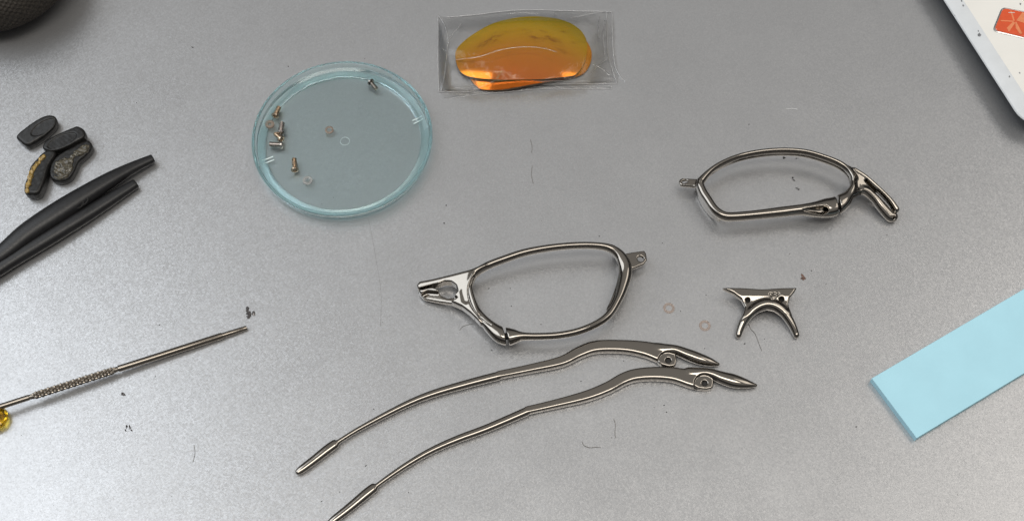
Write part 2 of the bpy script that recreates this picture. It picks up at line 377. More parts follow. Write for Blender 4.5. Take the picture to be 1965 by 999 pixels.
# ================================================================ frame half with the open fork (lens rim lying face up)
def frame_flat():
    A = zoomer(780, 440, 3.93)
    T = thing('eyeglass_frame_half', 'polished metal lens frame half with an open two-pronged nose fork, above the temple arms', 'glasses frame', P(1040, 560, 0), 'halves of the taken-apart glasses front')
    f = Field((*P(792, 700, 0)[:2] - 1, -0.4), (*P(1250, 455, 0)[:2] + 1, 10.4), 0.21)
    ring = [A(478, 470, 5.2, 0.86, 1.65), A(484, 400, 5.3, 0.86, 1.65), A(520, 335, 5.6, 0.98, 1.65), A(600, 280, 6.0, 1.09, 1.65), A(750, 221, 6.8, 1.09, 1.54), A(900, 173, 7.3, 1.06, 1.49),
            A(1080, 140, 7.5, 0.98, 1.43), A(1260, 123, 7.4, 0.98, 1.43), A(1420, 123, 7.1, 0.98, 1.49), A(1530, 142, 6.8, 1.15, 1.65), A(1600, 190, 6.4, 1.62, 1.87), A(1642, 260, 6.0, 1.95, 1.98),
            A(1652, 340, 5.8, 1.95, 2.09), A(1630, 440, 5.8, 1.62, 1.98), A(1592, 540, 5.8, 1.26, 1.76), A(1530, 640, 6.0, 1.15, 1.54), A(1440, 708, 6.2, 1.03, 1.43), A(1300, 766, 6.4, 0.98, 1.38),
            A(1150, 797, 6.3, 0.98, 1.38), A(1000, 806, 6.0, 0.98, 1.43), A(880, 806, 5.6, 1.15, 1.65), A(810, 808, 5.2, 2.21, 2.20), A(770, 808, 5.0, 2.60, 2.31), A(712, 795, 4.9, 2.54, 2.31),
            A(655, 757, 4.8, 2.08, 2.20), A(597, 700, 4.9, 1.56, 1.98), A(545, 630, 5.0, 1.09, 1.76), A(505, 550, 5.1, 0.92, 1.65)]
    f.add(f.sweep(ring, 2.3, True, 6), 0.1, 0)
    # side wall that turns down to the table under the hinge side
    wall = [A(1560, 165, 3.9, .5, 3.0, -.10), A(1622, 235, 3.2, .55, 3.1, -.25), A(1632, 340, 3.0, .6, 3.0, -.35), A(1610, 440, 3.0, .6, 3.0, -.35), A(1572, 540, 3.1, .5, 3.0, -.3), A(1520, 625, 3.8, .45, 2.4, -.2)]
    f.add(f.sweep(wall, 3.0), 0.5, 3)
    # fork plate between rim and nose
    fork = [A(600, 285, 6.2), A(450, 326, 5.2), A(330, 356, 4.4), A(200, 388, 3.4), A(100, 408, 2.6), A(78, 436, 2.4), A(92, 480, 2.4), A(130, 522, 2.6), A(250, 548, 3.2), A(340, 562, 3.8), A(420, 596, 4.5), A(480, 640, 5.0), A(560, 720, 5.0), A(520, 560, 5.2), A(490, 440, 5.3), A(520, 340, 5.6)]
    f.add(f.plate(fork, 1.9, 0.7), 0.9, 1)
    hole = [A(390, 468, 5), A(378, 428, 5), A(340, 404, 4.6), A(290, 402, 4.2), A(250, 420, 3.8), A(195, 432, 3.4), A(120, 450, 3), A(50, 466, 2.5), A(50, 478, 2.5), A(125, 464, 3), A(195, 450, 3.4), A(232, 458, 3.8), A(262, 492, 4.2), A(310, 514, 4.6), A(360, 506, 5)]
    f.cut(f.plate(hole, 9, 0.1), 0.2)
    pock = [A(385, 500, 6.4), A(340, 538, 6.0), A(250, 534, 5.2), A(150, 508, 4.4), A(105, 486, 4.0), A(160, 462, 4.4), A(260, 470, 5.3)]
    f.cut(f.plate(pock, 1.6, 0.2), 0.3)
    # hollow of the web between fork and rim
    f.cut(f.capsule(A(418, 452, 8.1), A(436, 520, 8.1), 1.35, 1.5), 0.7)
    # groove line following the inside of the rim on the nose side
    f.cut(f.sweep([A(505, 352, 7.25, .16, .4), A(470, 420, 6.95, .16, .4), A(468, 500, 6.8, .16, .4), A(500, 590, 6.75, .16, .4), A(560, 668, 6.75, .16, .4), A(640, 722, 6.9, .16, .4)], 2), 0.15)
    # hinge tab
    tabp = [A(1640, 190, 4.2), A(1700, 178, 4.0), A(1792, 166, 3.6), A(1806, 186, 3.6), A(1814, 236, 3.6), A(1790, 268, 3.6), A(1720, 296, 4.0), A(1660, 320, 4.2)]
    f.add(f.plate(tabp, 0.75, 0.3), 0.35, 2)
    f.cut(f.capsule(np.array(A(1766, 222, 4.3)) - (0, 0, 4), np.array(A(1766, 222, 4.3)) + (0, 0, 4), 1.0), 0.1)
    # saw cut through the screw barrel
    p0 = np.array(A(748, 800, 5)); f.cut(np.maximum(f.slab(p0, (1, .22, 0), .36), f.capsule(p0, p0, 5.0)), 0.08)
    f.cut(f.sweep([A(868, 845, 5.5, .5, 3), A(840, 880, 5.5, .6, 3)], 2), 0.25)
    f.blur(1)
    f.parts(['eye_rim', 'nose_fork', 'hinge_tab', 'side_wall'], M['chrome'], T)
    v_, f_ = tube([p0 + (-.6, 0, -.6), p0 + (.6, 0.05, -.6)], 1.05, 20)
    part('barrel_screw', v_, f_, M['dark'], T)
frame_flat()

# ================================================================ frame half seen from its hollow side
def frame_tilted():
    A = zoomer(1280, 260, 4.094)
    T = thing('eyeglass_frame_half', 'polished metal lens frame half with a drooping nose arm, behind the nose bridge', 'glasses frame', P(1530, 380, 0), 'halves of the taken-apart glasses front')
    f = Field((*P(1296, 450, 0)[:2] - 1, -0.4), (*P(1745, 262, 0)[:2] + 1, 10.0), 0.21)
    ring = [A(262, 372, 6.0, 1.33, 1.88), A(335, 290, 6.2, 0.96, 1.94), A(430, 228, 6.4, 0.90, 2.00), A(560, 176, 6.6, 0.90, 2.00), A(720, 142, 6.8, 0.90, 2.00), A(900, 128, 6.9, 0.90, 2.00), A(1080, 140, 6.8, 0.90, 2.00),
            A(1250, 188, 6.6, 0.90, 2.00), A(1375, 244, 6.4, 0.96, 2.00), A(1445, 315, 6.2, 1.02, 2.00), A(1462, 395, 6.0, 1.02, 2.00), A(1432, 462, 5.8, 1.54, 2.00), A(1385, 515, 5.7, 2.45, 2.50),
            A(1320, 555, 5.6, 2.94, 2.62), A(1250, 570, 5.6, 3.01, 2.62), A(1165, 580, 5.6, 2.38, 2.38), A(1050, 584, 5.7, 1.61, 2.00), A(900, 600, 5.8, 1.54, 1.81), A(700, 623, 5.9, 1.37, 1.75),
            A(520, 638, 5.9, 1.33, 1.75), A(440, 630, 5.9, 1.33, 1.75), A(372, 585, 5.9, 1.33, 1.75), A(315, 505, 5.9, 1.40, 1.88), A(272, 435, 6.0, 1.40, 1.88)]
    f.add(f.sweep(ring, 2.3, True, 6), 0.1, 0)
    wall = [A(235, 385, 3.6, .4, 3.6, .0), A(262, 450, 3.2, .5, 3.2, .10), A(305, 530, 3.0, .5, 3.0, .15), A(360, 600, 3.0, .5, 3.0, .12), A(420, 645, 3.6, .45, 2.4, .05)]
    f.add(f.sweep(wall, 3.0), 0.4, 3)
    web = [A(1425, 250, 6.5), A(1500, 285, 6.0), A(1580, 345, 5.3), A(1650, 440, 4.3), A(1600, 455, 4.6), A(1530, 440, 5.2), A(1480, 480, 5.6), A(1430, 480, 5.7), A(1470, 380, 6.0)]
    f.add(f.plate(web, 1.2, 0.5), 0.8, 1)
    # upper prong (thin) and lower prong (thick, with bored end)
    up = [A(1470, 275, 6.6, 0.74, 1.3), A(1560, 335, 5.7, 0.74, 1.4), A(1660, 425, 4.5, 0.74, 1.5), A(1750, 515, 3.3, 0.81, 1.5), A(1800, 585, 2.4, 0.94, 1.5)]
    f.add(f.sweep(up, 2.6), 0.5, 1)
    lo = [A(1440, 480, 5.6, 0.96, 1.47), A(1500, 440, 5.3, 0.96, 1.58), A(1560, 440, 4.9, 1.14, 1.68), A(1630, 495, 3.9, 1.38, 1.78), A(1690, 565, 2.9, 1.68, 1.78), A(1752, 630, 1.9, 1.80, 1.78), A(1775, 640, 1.8, 1.50, 1.68)]
    f.add(f.sweep(lo, 2.3), 0.6, 1)
    ch = [A(1565, 350, 6.6, 0.40, 1.7), A(1650, 440, 5.6, 0.50, 1.9), A(1735, 525, 4.5, 0.52, 1.9), A(1775, 580, 3.6, 0.40, 1.6)]
    f.cut(f.sweep(ch, 2.4), 0.25)
    f.cut(f.capsule(A(1772, 640, 2.6), np.array(A(1772, 640, 2.6)) + (1.4, -2.5, 1.5), 0.55), 0.1)
    f.cut(f.capsule(A(1505, 350, 8.3), A(1520, 390, 7.9), 1.2, 1.3), 0.6)
    # inner groove of the upper rim
    f.cut(f.sweep([A(360, 300, 6.2, .35, .35), A(560, 196, 6.5, .35, .35), A(720, 162, 6.7, .35, .35), A(900, 150, 6.8, .35, .35), A(1080, 160, 6.7, .35, .35), A(1250, 208, 6.5, .35, .35), A(1370, 264, 6.3, .35, .35), A(1428, 330, 6.1, .35, .35)], 2), 0.2)
    # teardrop recess in the barrel
    f.cut(f.sweep([A(1075, 580, 7.5, .25, .5), A(1140, 584, 7.3, .8, 1.0), A(1205, 584, 7.2, 1.15, 1.6), A(1240, 582, 7.2, 1.15, 1.7)], 2.2), 0.12)
    f.cut(f.capsule(np.array(A(1200, 584, 6.6)), np.array(A(1330, 560, 5.6)), 0.75), 0.1)
    p0 = np.array(A(1338, 552, 5.6)); f.cut(np.maximum(f.slab(p0, (1, .12, 0), .38), f.capsule(p0, p0, 4.6)), 0.08)
    tabp = [A(250, 348, 4.6), A(118, 342, 3.6), A(98, 352, 3.5), A(90, 376, 3.5), A(104, 398, 3.5), A(250, 412, 4.6)]
    f.add(f.plate(tabp, 0.7, 0.3), 0.3, 2)
    f.cut(f.plate([A(112, 372, 3.5), A(128, 358, 3.5), A(158, 362, 3.6), A(160, 376, 3.6), A(130, 386, 3.5)], 4, .05), 0.1)
    f.blur(1)
    f.parts(['eye_rim', 'nose_arm', 'hinge_tab', 'side_wall'], M['chrome'], T)
    v_, f_ = tube([p0 + (-.7, 0, -.4), p0 + (.7, .05, -.4)], 1.1, 20)
    part('barrel_screw', v_, f_, M['dark'], T)
frame_tilted()

# ================================================================ nose bridge
def bridge():
    A = zoomer(1240, 520, 3.842)
    T = thing('nose_bridge', 'small polished metal nose bridge with horned corners and an arch, two screw holes', 'nose bridge', P(1460, 600, 0))
    f = Field((*P(1378, 665, 0)[:2] - 1, -0.4), (*P(1540, 545, 0)[:2] + 1, 7.2), 0.15)
    z = 3.6
    pl = [A(556, 124, 4.4), A(700, 134, z), A(850, 143, z), A(1000, 134, z), A(1112, 124, 4.4), A(1088, 166, z), A(1056, 205, z), A(1046, 245, z), A(1070, 330, 3), A(1010, 330, 3.2), A(940, 290, 3.4), A(890, 282, 3.4), A(830, 300, 3.4), A(760, 340, 3.2), A(700, 370, 3), A(728, 262, z), A(700, 215, z), A(640, 172, z)]
    f.add(f.plate(pl, 1.1, 0.6), 0.2, 0)
    f.cut(f.capsule(A(540, 195, 9.6), A(1130, 195, 9.6), 5.4), 0.5)
    arch = [A(680, 470, 1.2, 0.97, 1.2), A(696, 420, 1.7, 1.12, 1.5), A(725, 360, 2.4, 1.32, 1.7), A(775, 300, 3.2, 1.47, 1.7), A(835, 257, 3.8, 1.55, 1.6), A(895, 243, 4.0, 1.55, 1.6), A(955, 258, 3.8, 1.55, 1.6), A(1010, 300, 3.2, 1.47, 1.7), A(1055, 362, 2.4, 1.32, 1.7), A(1088, 425, 1.7, 1.12, 1.5), A(1106, 470, 1.2, 0.97, 1.2)]
    f.add(f.sweep(arch, 2.1), 0.5, 1)
    for X, Y in ((750, 212), (1000, 205)):
        f.cut(f.capsule(np.array(A(X, Y, 4.3)) - (0, 0, 4), np.array(A(X, Y, 4.3)) + (0, 0, 4), 0.66), 0.1)
        f.cut(f.capsule(A(X, Y, 5.0), A(X, Y, 5.0), 0.95), 0.3)
    # broken edge near one hole
    for k in range(7):
        f.cut(f.capsule(A(900+random.uniform(0, 85), 165+random.uniform(0, 45), 4.75), A(900+random.uniform(0, 85), 165+random.uniform(0, 45), 4.75), random.uniform(.2, .34)), 0.08)
    f.blur(1)
    f.parts(['bridge_plate', 'arch'], M['chrome'], T)
    for X, Y in ((750, 212), (1000, 205)):
        b = np.array(A(X, Y, 4.3)) - (0, 0, 4.3); v_, f_ = tube([b + (0, 0, 2.2), b + (0, .01, 2.9)], .66, 16); part('screw_hole', v_, f_, M['dark'], T)
bridge()

# ================================================================ temple arms
def temple(label, rear, wire, body, blade, boss, hole, cutc, tipend):
    T = thing('temple_arm', label, 'temple arm', P(*body[len(body)//2][:2], 0), 'temple arms of the taken-apart glasses')
    allp = np.array([P(q[0], q[1], 0)[:2] for q in rear + wire + body + blade])
    f = Field((*(allp.min(0) - 4), -0.3), (*(allp.max(0) + 4), 4.6), 0.2)
    z = 1.7
    f.add(f.sweep([(*P(x, y, z-.1), w, h) for x, y, w, h in wire], 2.6), 0.1, 0)
    f.add(f.sweep([(*P(x, y, z), w*.94, h*.96) for x, y, w, h in body], 5.0), 0.12, 0)
    f.add(f.sweep([(*P(x, y, zz), w, h) for x, y, w, h, zz in blade], 2.2), 0.6, 1)
    c = np.array(P(*cutc[:2], 2.9)); f.cut(f.capsule(c, c + (0, 0, 6), cutc[2]) if False else np.maximum(f.plate([(c[0]+cutc[2]*math.cos(a), c[1]+cutc[2]*math.sin(a), 5.2) for a in np.linspace(0, 6.283, 28)[:-1]], 3.7, .1), -100.0), 0.12)
    f.add(f.plate([P(x, y, 1.25) for x, y in boss], 1.2, 0.3), 0.12, 2)
    hc = np.array(P(*hole, 1.8)); f.cut(f.capsule(hc + (0, 0, -.4), hc + (0, 0, 4), 0.82), 0.1)
    f.add(f.sweep([(*P(x, y, 1.35), w, h) for x, y, w, h in rear], 2.4), 0.08, 3)
    f.blur(1)
    f.parts(['arm', 'front_blade', 'hinge_lug', 'ear_tip'], M['chrome'], T)
    v_, f_ = tube([hc + (0, 0, -.5), hc + (0, .01, -.1)], .82, 16); part('hinge_hole', v_, f_, M['dark'], T)
def Z2(X, Y): return 900 + X/3.388, 630 + Y/3.388
temple('dark polished metal temple arm lying closest to the forked frame half', 
    [(573, 904, 0.98, 0.80), (581, 898, 1.18, 0.98), (605, 880, 1.31, 1.10), (628, 862, 1.43, 1.21), (642, 852, 1.38, 1.16)],
    [(640, 853, 0.64, 0.77), (690, 822, 0.70, 0.88), (770, 780, 0.92, 1.04), (828, 756, 1.09, 1.16), (900, 735, 1.22, 1.26), (955, 721, 1.28, 1.32)],
    [(958, 719, 1.21, 1.25), (1018, 707, 1.32, 1.35), (1077, 693.5, 1.61, 1.50), (1112.5, 676, 1.84, 1.55), (1145, 665.6, 1.95, 1.60), (1195, 665, 2.01, 1.60), (1233.5, 669.5, 2.42, 1.60), (1262, 677, 2.88, 1.60), (1272, 683, 2.76, 1.60)],
    [(1262, 668, 1.54, 1.58, 1.8), (1295, 671, 1.47, 1.68, 1.9), (1320, 680, 1.73, 1.78, 1.9), (1342, 688, 1.73, 1.68, 1.8), (1362, 694, 1.28, 1.37, 1.6), (1378, 698.5, 0.51, 0.73, 1.4)],
    [Z2(1228, 225), Z2(1236, 180), Z2(1262, 152), Z2(1300, 145), Z2(1338, 165), Z2(1348, 215), Z2(1342, 248), Z2(1300, 256), Z2(1250, 242)], Z2(1294, 210), (*Z2(1296, 212), 3.1), None)
temple('dark polished metal temple arm lying farther from the forked frame half', 
    [(634, 1002, 0.98, 0.80), (645, 993, 1.18, 0.98), (672, 972, 1.31, 1.10), (702, 947, 1.43, 1.21), (716, 936, 1.38, 1.16)],
    [(714, 938, 0.64, 0.77), (741, 918, 0.70, 0.88), (784, 889, 0.83, 0.99), (828, 864, 0.96, 1.10), (878, 842, 1.09, 1.16), (935, 821, 1.18, 1.23), (1010, 789, 1.28, 1.32)],
    [(1012, 787, 1.21, 1.25), (1065, 775, 1.32, 1.35), (1124, 760, 1.61, 1.50), (1165.6, 744, 1.78, 1.55), (1195, 728, 1.90, 1.60), (1219, 720, 1.95, 1.60), (1254, 717, 2.07, 1.60), (1292, 719, 2.30, 1.60), (1325, 727, 2.76, 1.60), (1338, 731, 2.64, 1.60)],
    [(1322, 714, 1.54, 1.58, 1.8), (1360, 716, 1.47, 1.68, 1.9), (1388, 725, 1.92, 1.78, 1.9), (1410, 731, 2.05, 1.68, 1.8), (1432, 736, 1.41, 1.37, 1.6), (1450, 739, 0.51, 0.73, 1.4)],
    [Z2(1458, 378), Z2(1470, 330), Z2(1500, 302), Z2(1540, 295), Z2(1578, 310), Z2(1588, 355), Z2(1582, 392), Z2(1540, 402), Z2(1490, 396)], Z2(1530, 358), (*Z2(1532, 360), 3.1), None)

# ================================================================ dish with screws and washers
dc0 = P(656, 266, 4.8); dr = np.linalg.norm(P(482.5, 268, 4.8) - P(829.5, 262, 4.8))/2
dish_c = np.array([(P(482.5, 268, 4.8)[0] + P(829.5, 262, 4.8)[0])/2, (P(657, 115.7, 4.8)[1] + P(657, 415, 4.8)[1])/2, 0.0])
R = dr
D = thing('petri_dish', 'round pale cyan clear plastic dish holding tiny screws and washers', 'dish', dish_c)
q0 = R-3.9
v_, f_ = lathe([(0, .5), (q0-.1, .5), (q0, .6), (q0, 1.4), (q0-.1, 1.5), (0, 1.5)], 128, False); part('dish_floor', v_ + dish_c, f_, M['dish'], D)
prof = [(q0+.04, .2), (R-1.3, 0.15), (R-.9, 0.3), (R-.15, 3.2), (R, 3.5), (R, 4.6), (R-.2, 4.8), (R-.75, 4.8), (R-.95, 4.6), (R-1.3, 3.0), (R-1.7, 2.75), (R-2.6, 2.6), (R-3.3, 1.8), (q0+.15, 1.56), (q0+.04, 1.5)]
v_, f_ = lathe(prof, 128); part('dish_rim', v_ + dish_c, f_, M['dish_rim'], D)
FZ = 1.5
v_, f_ = lathe([(1.42, FZ), (1.45, FZ+.08), (1.5, FZ+.12), (1.55, FZ+.08), (1.58, FZ)], 40, False)
part('mould_ring', v_ + (P(662, 271, FZ) - (0, 0, FZ)), f_, M['dish_tick_and_glint'], D)  # near-white colour stands in for glints on the clear ring
for a, b in (((501.5, 309.5), (524, 300.5)), ((504, 315.5), (526, 306.5)), ((791.5, 231.5), (810.5, 223.5)), ((794, 237.5), (812.5, 229))):
    v_, f_ = tube([P(*a, FZ+.05), P(*b, FZ+.05)], .2, 8); part('moulded_tick', v_, f_, M['dish_tick_and_glint'], D)
def screw(head, tip, label, m, rs=.68, zt=0.0):
    rs *= 1.2
    a, b = P(*head, FZ+1.0), P(*tip, FZ+.75+zt); L = np.linalg.norm(b-a); d = (b-a)/L
    T = thing('screw', label, 'screw', (*a[:2], FZ), 'tiny screws in the dish')
    hp = [(0, .3), (.5, .3), (.54, 0), (1.0, 0), (1.2, .14), (1.24, .6), (1.05, .8), (0, .85)]
    v_, f_ = lathe(hp, 24, False); part('screw_head', orient(v_, a, d), f_, m, T)
    pr = [(0, .7)]; s = .75; pr.append((rs, s))
    while s < L-.3: pr += [(rs, s+.1), (rs-.12, s+.2), (rs, s+.3)]; s += .32
    pr += [(rs-.15, L), (0, L)]
    v_, f_ = lathe(pr, 20, False); part('threaded_shank', orient(v_, a, d), f_, m, T)
screw((527, 224), (535.5, 206), 'bronze coloured screw leaning on the dish wall above the tan washer', M['screw'])
screw((538.4, 257), (541, 236), 'dark screw standing apart from the tan washer, its head touching the crossed pair', M['screw_dark'], .8)
screw((541, 268), (527.5, 256), 'short screw lying crosswise between two dark screws in the dish', M['screw'], .62)
screw((542.5, 278), (517.5, 277), 'silver grey screw at the bottom of the little screw cluster, by the moulded ticks', M['screw_dark'], .72)
screw((565.8, 328), (564.5, 305), 'bronze screw lying alone beside the clear washer in the dish', M['screw'])
screw((710, 156), (722, 171), 'small bright screw lying alone by the far wall of the dish', M['chrome'], .62)
def washer(px, py, label, m, r0, r1, t, z, group, name='washer'):
    v_, f_ = lathe([(r0, t*.1), (r0+.08, 0), (r1-.1, 0), (r1, t*.2), (r1, t*.8), (r1-.1, t), (r0+.08, t), (r0, t*.9)], 40)
    solo(name, v_ + P(px, py, z), f_, m, label, 'washer', group)
G1 = 'nylon washers in the dish'
washer(518, 240, 'tan thick nylon washer against the dish wall below a screw', M['washer_tan'], .5, 1.5, .8, FZ+.02, G1)
washer(632, 250, 'pinkish nylon washer near the moulded ring of the dish', M['washer_tan'], .8, 1.4, .4, FZ+.02, G1)
washer(590.5, 347, 'clear nylon washer beside the lone bronze screw', M['washer'], .75, 1.6, .6, FZ+.02, G1)
G2 = 'thin washers on the table'
washer(1283.5, 591, 'thin pale pink washer on the table, the one farther from the nose bridge', M['washer_pink'], 1.0, 1.75, .25, .02, G2)
washer(1352.5, 624.5, 'thin pale pink washer on the table, the one beside the nose bridge', M['washer_pink'], 1.0, 1.75, .25, .02, G2)

# ================================================================ bag with two mirror lenses
B3 = zoomer(820, 0, 4.54)
def lens(name_label, outl, ztop, tilt):
    # curved shell: heights follow a sphere of 72 mm radius, each outline pixel cast onto its own height
    c = np.array(B3(820, 430, ztop)[:2]); Rr = 72.0
    def zz(p): d = p - c; return ztop - (d@d)/(2*Rr) + d[0]*tilt[0] + d[1]*tilt[1]
    base = []
    for x, y in outl:
        z = ztop
        for _ in range(6): q = np.array(B3(x, y, z)[:2]); z = max(zz(q), .9)
        base.append(q)
    pts = catmull(np.array(base), 5, True); n = len(pts); rings = 14; v = []; f = []; cc = pts.mean(0)
    for k in np.arange(1, rings+1)/rings:
        for p in pts: q = cc + (p-cc)*k; v.append((*q, max(zz(q), .9)))
    v.append((*cc, zz(cc)))
    top = len(v); v += [(x, y, max(z-1.0, .12)) for x, y, z in v]
    for s_ in (0, 1):
        b = s_*top
        for r in range(rings-1):
            for i in range(n): j = (i+1) % n; q = (b+r*n+i, b+(r+1)*n+i, b+(r+1)*n+j, b+r*n+j); f.append(q if s_ == 0 else q[::-1])
        for i in range(n): j = (i+1) % n; q = (b+top-1, b+i, b+j); f.append(q if s_ == 0 else q[::-1])
    nf = len(f); e = (rings-1)*n
    for i in range(n): j = (i+1) % n; f.append((e+i, top+e+i, top+e+j, e+j))
    o = solo('sunglass_lens', v, f, M['lens'], name_label, 'lens', 'mirror lenses in the clear bag')
    o.data.materials.append(M['lens_edge'])
    for p in o.data.polygons[nf:]: p.material_index = 1
L1 = [(245, 500), (255, 430), (330, 350), (430, 280), (560, 210), (720, 165), (900, 145), (1080, 155), (1230, 195), (1330, 260), (1378, 330), (1392, 400), (1382, 500), (1350, 580), (1300, 640), (1240, 665), (1000, 690), (700, 697), (500, 687), (370, 668), (300, 635), (262, 580)]
L2 = [(310, 560), (350, 480), (430, 400), (560, 320), (720, 262), (900, 235), (1080, 235), (1250, 270), (1370, 340), (1428, 440), (1424, 540), (1375, 630), (1290, 672), (1100, 705), (860, 745), (650, 782), (480, 778), (420, 745), (370, 680)]
lens('gold orange mirror sunglass lens lying underneath the other lens in the clear bag', L2, 3.5, (0, .0))
lens('gold orange mirror sunglass lens lying on top of the other lens in the clear bag', L1, 4.9, (0, .02))
def bag():
    T = thing('plastic_bag', 'clear crinkled plastic bag wrapped round two gold mirror lenses', 'plastic bag', B3(850, 450, 0))
    top = catmull(np.array([(92, 128), (165, 150), (400, 130), (640, 102), (850, 87), (1100, 90), (1350, 98), (1608, 102)]), 12)
    bot = catmull(np.array([(98, 802), (250, 796), (430, 790), (640, 752), (850, 738), (1100, 734), (1350, 730), (1650, 728)]), 12)
    n = len(top); m = 56; nx_ = noise_grid(n, m)
    c1 = np.array([820, 440])
    def surf(base, lift, wr):
        v = []
        for j in range(m+1):
            t = j/m
            for i in range(n):
                s = i/(n-1); p = top[i]*(1-t) + bot[i]*t
                if s > .9: p = p + np.array([(s-.9)*10*30*math.sin(t*math.pi*.9)*.5 + (s-.9)*10*8*math.sin(9*t), 0])
                e = min(1, 7*min(s, 1-s))*min(1, 6*t)*min(1, 16*(1-t)); e = e*e*(3-2*e)
                q = (p-c1)/np.array([760, 420]); rr = float(q@q)
                z = base + lift*max(0.0, e)*max(0.10, 1.0-.45*rr) + wr*nx_[j, i]*(.35+.65*e)
                z = max(0.06, z); v.append(tuple(B3(*p, z)))
        f = [(j*n+i, (j+1)*n+i, (j+1)*n+i+1, j*n+i+1) for j in range(m) for i in range(n-1)]
        return np.array(v), f
    # the top film drapes over both lenses, the bottom film lies on the table
    v, f = surf(.35, 6.6, .75); part('top_film', v, f, M['film'], T)
    v2, f2 = surf(.10, 0.0, .10); v2[:, 2] = np.minimum(v2[:, 2], .2); part('bottom_film', v2, f2, M['film'], T)
    def strip(pts, rad, nm='welded_seam'):
        pp = catmull(np.array([B3(x, y, zz) for x, y, zz in pts]), 10); pp[:, 2] = np.maximum(pp[:, 2], .12)
        rr = rad*(1 + .5*np.sin(np.arange(len(pp))*1.7)*np.cos(np.arange(len(pp))*.6)); vv, ff = tube(pp, rr, 8); part(nm, vv, ff, M['crease_and_reflection' if nm == 'crease_and_reflection' else 'seam'], T)
    strip([(165, 150, .3), (400, 131, .5), (640, 102, .6), (850, 87, .5), (1100, 90, .6), (1350, 97, .5), (1608, 101, .3)], .16)
    strip([(92, 128, .3), (94, 300, .4), (92, 500, .5), (96, 700, .4), (100, 802, .3)], .15)
    strip([(98, 802, .3), (250, 797, .4), (380, 796, .6), (440, 770, .6)], .15)
    strip([(640, 752, .6), (850, 738, .9), (1100, 734, .8), (1350, 730, .6), (1650, 728, .3)], .16)
    strip([(1610, 104, .3), (1612, 300, .5), (1622, 480, .6), (1645, 600, .5), (1690, 680, .3), (1735, 715, .2)], .18)
    strip([(1562, 104, .3), (1566, 300, .5), (1574, 470, .6), (1610, 600, .6), (1652, 728, .3)], .13, 'fold_line')
    strip([(92, 130, .3), (150, 220, .8), (176, 330, 1.0), (168, 480, 1.0), (150, 650, .8), (120, 800, .3)], .13, 'fold_line')
    strip([(1120, 92, .6), (1100, 130, 1.2), (1130, 140, 1.2)], .12, 'fold_line')
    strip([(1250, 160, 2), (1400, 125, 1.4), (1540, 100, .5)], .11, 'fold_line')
    for pts in ([(1500, 150, 1.6), (1490, 230, 2.0), (1500, 330, 2.2)], [(1545, 180, 1.0), (1535, 330, 1.6), (1545, 470, 1.4)], [(1430, 640, 2.2), (1500, 560, 1.8), (1560, 520, 1.2)], [(1440, 560, 2.4), (1520, 600, 1.6), (1590, 660, .9)],
                [(180, 380, 1.6), (220, 300, 2.0), (300, 210, 1.8)], [(130, 420, 1.0), (160, 445, 1.2)], [(500, 740, 2.0), (590, 700, 3.0), (650, 620, 5.0)], [(360, 800, .9), (375, 760, 1.2), (440, 745, 1.4)], [(700, 120, 1.2), (830, 112, 1.4), (960, 122, 1.4)], [(255, 520, 5.2), (450, 495, 6.3), (640, 435, 6.8), (840, 410, 7.0), (1000, 420, 7.0), (1130, 455, 6.9)]):  # last strip draws the lens's reflected arc as a pale line
        strip(pts, .15, 'crease_and_reflection')
    # the loose lower flap folded beneath
    fl = np.array([(150, 862), (430, 820), (750, 797), (1050, 772), (1300, 776), (1606, 776)]); fu = np.array([(100, 800), (430, 785), (750, 742), (1050, 734), (1300, 730), (1600, 728)])
    a, b = catmull(fl, 8), catmull(fu, 8); k = len(a); v = []
    for j in range(9):
        for i in range(k):
            p = a[i]*(1-j/8) + b[i]*(j/8); v.append(B3(*p, 0)[:2] + (.15 + .35*abs(math.sin(i*.7+j*.5))*math.sin(math.pi*j/8),))
    part('lower_flap', v, [(j*k+i, j*k+i+1, (j+1)*k+i+1, (j+1)*k+i) for j in range(8) for i in range(k-1)], M['film'], T)
    strip([(150, 862, .15), (290, 845, .2), (430, 822, .3)], .14)
    strip([(430, 822, .3), (750, 797, .4), (1050, 772, .3), (1300, 777, .3), (1606, 777, .2)], .14)
    strip([(1606, 777, .2), (1604, 735, .2)], .12)
def noise_grid(n, m):
    g = np.zeros((m+1, n))
    for _ in range(26):
        kx, ky = rng.normal(0, 1, 2); L = math.hypot(kx, ky)+1e-6; fr = rng.uniform(1.5, 8)
        X, Y = np.meshgrid(np.linspace(0, 2.1, n), np.linspace(0, 1, m+1)); ph = rng.uniform(0, 6.28)
        w = np.sin((X*kx+Y*ky)/L*fr*2.5 + ph + .8*np.sin(3*X+2*Y+ph)); g += (1-2*np.abs(w))*rng.uniform(.2, 1)/fr
    return g/np.abs(g).max()
bag()

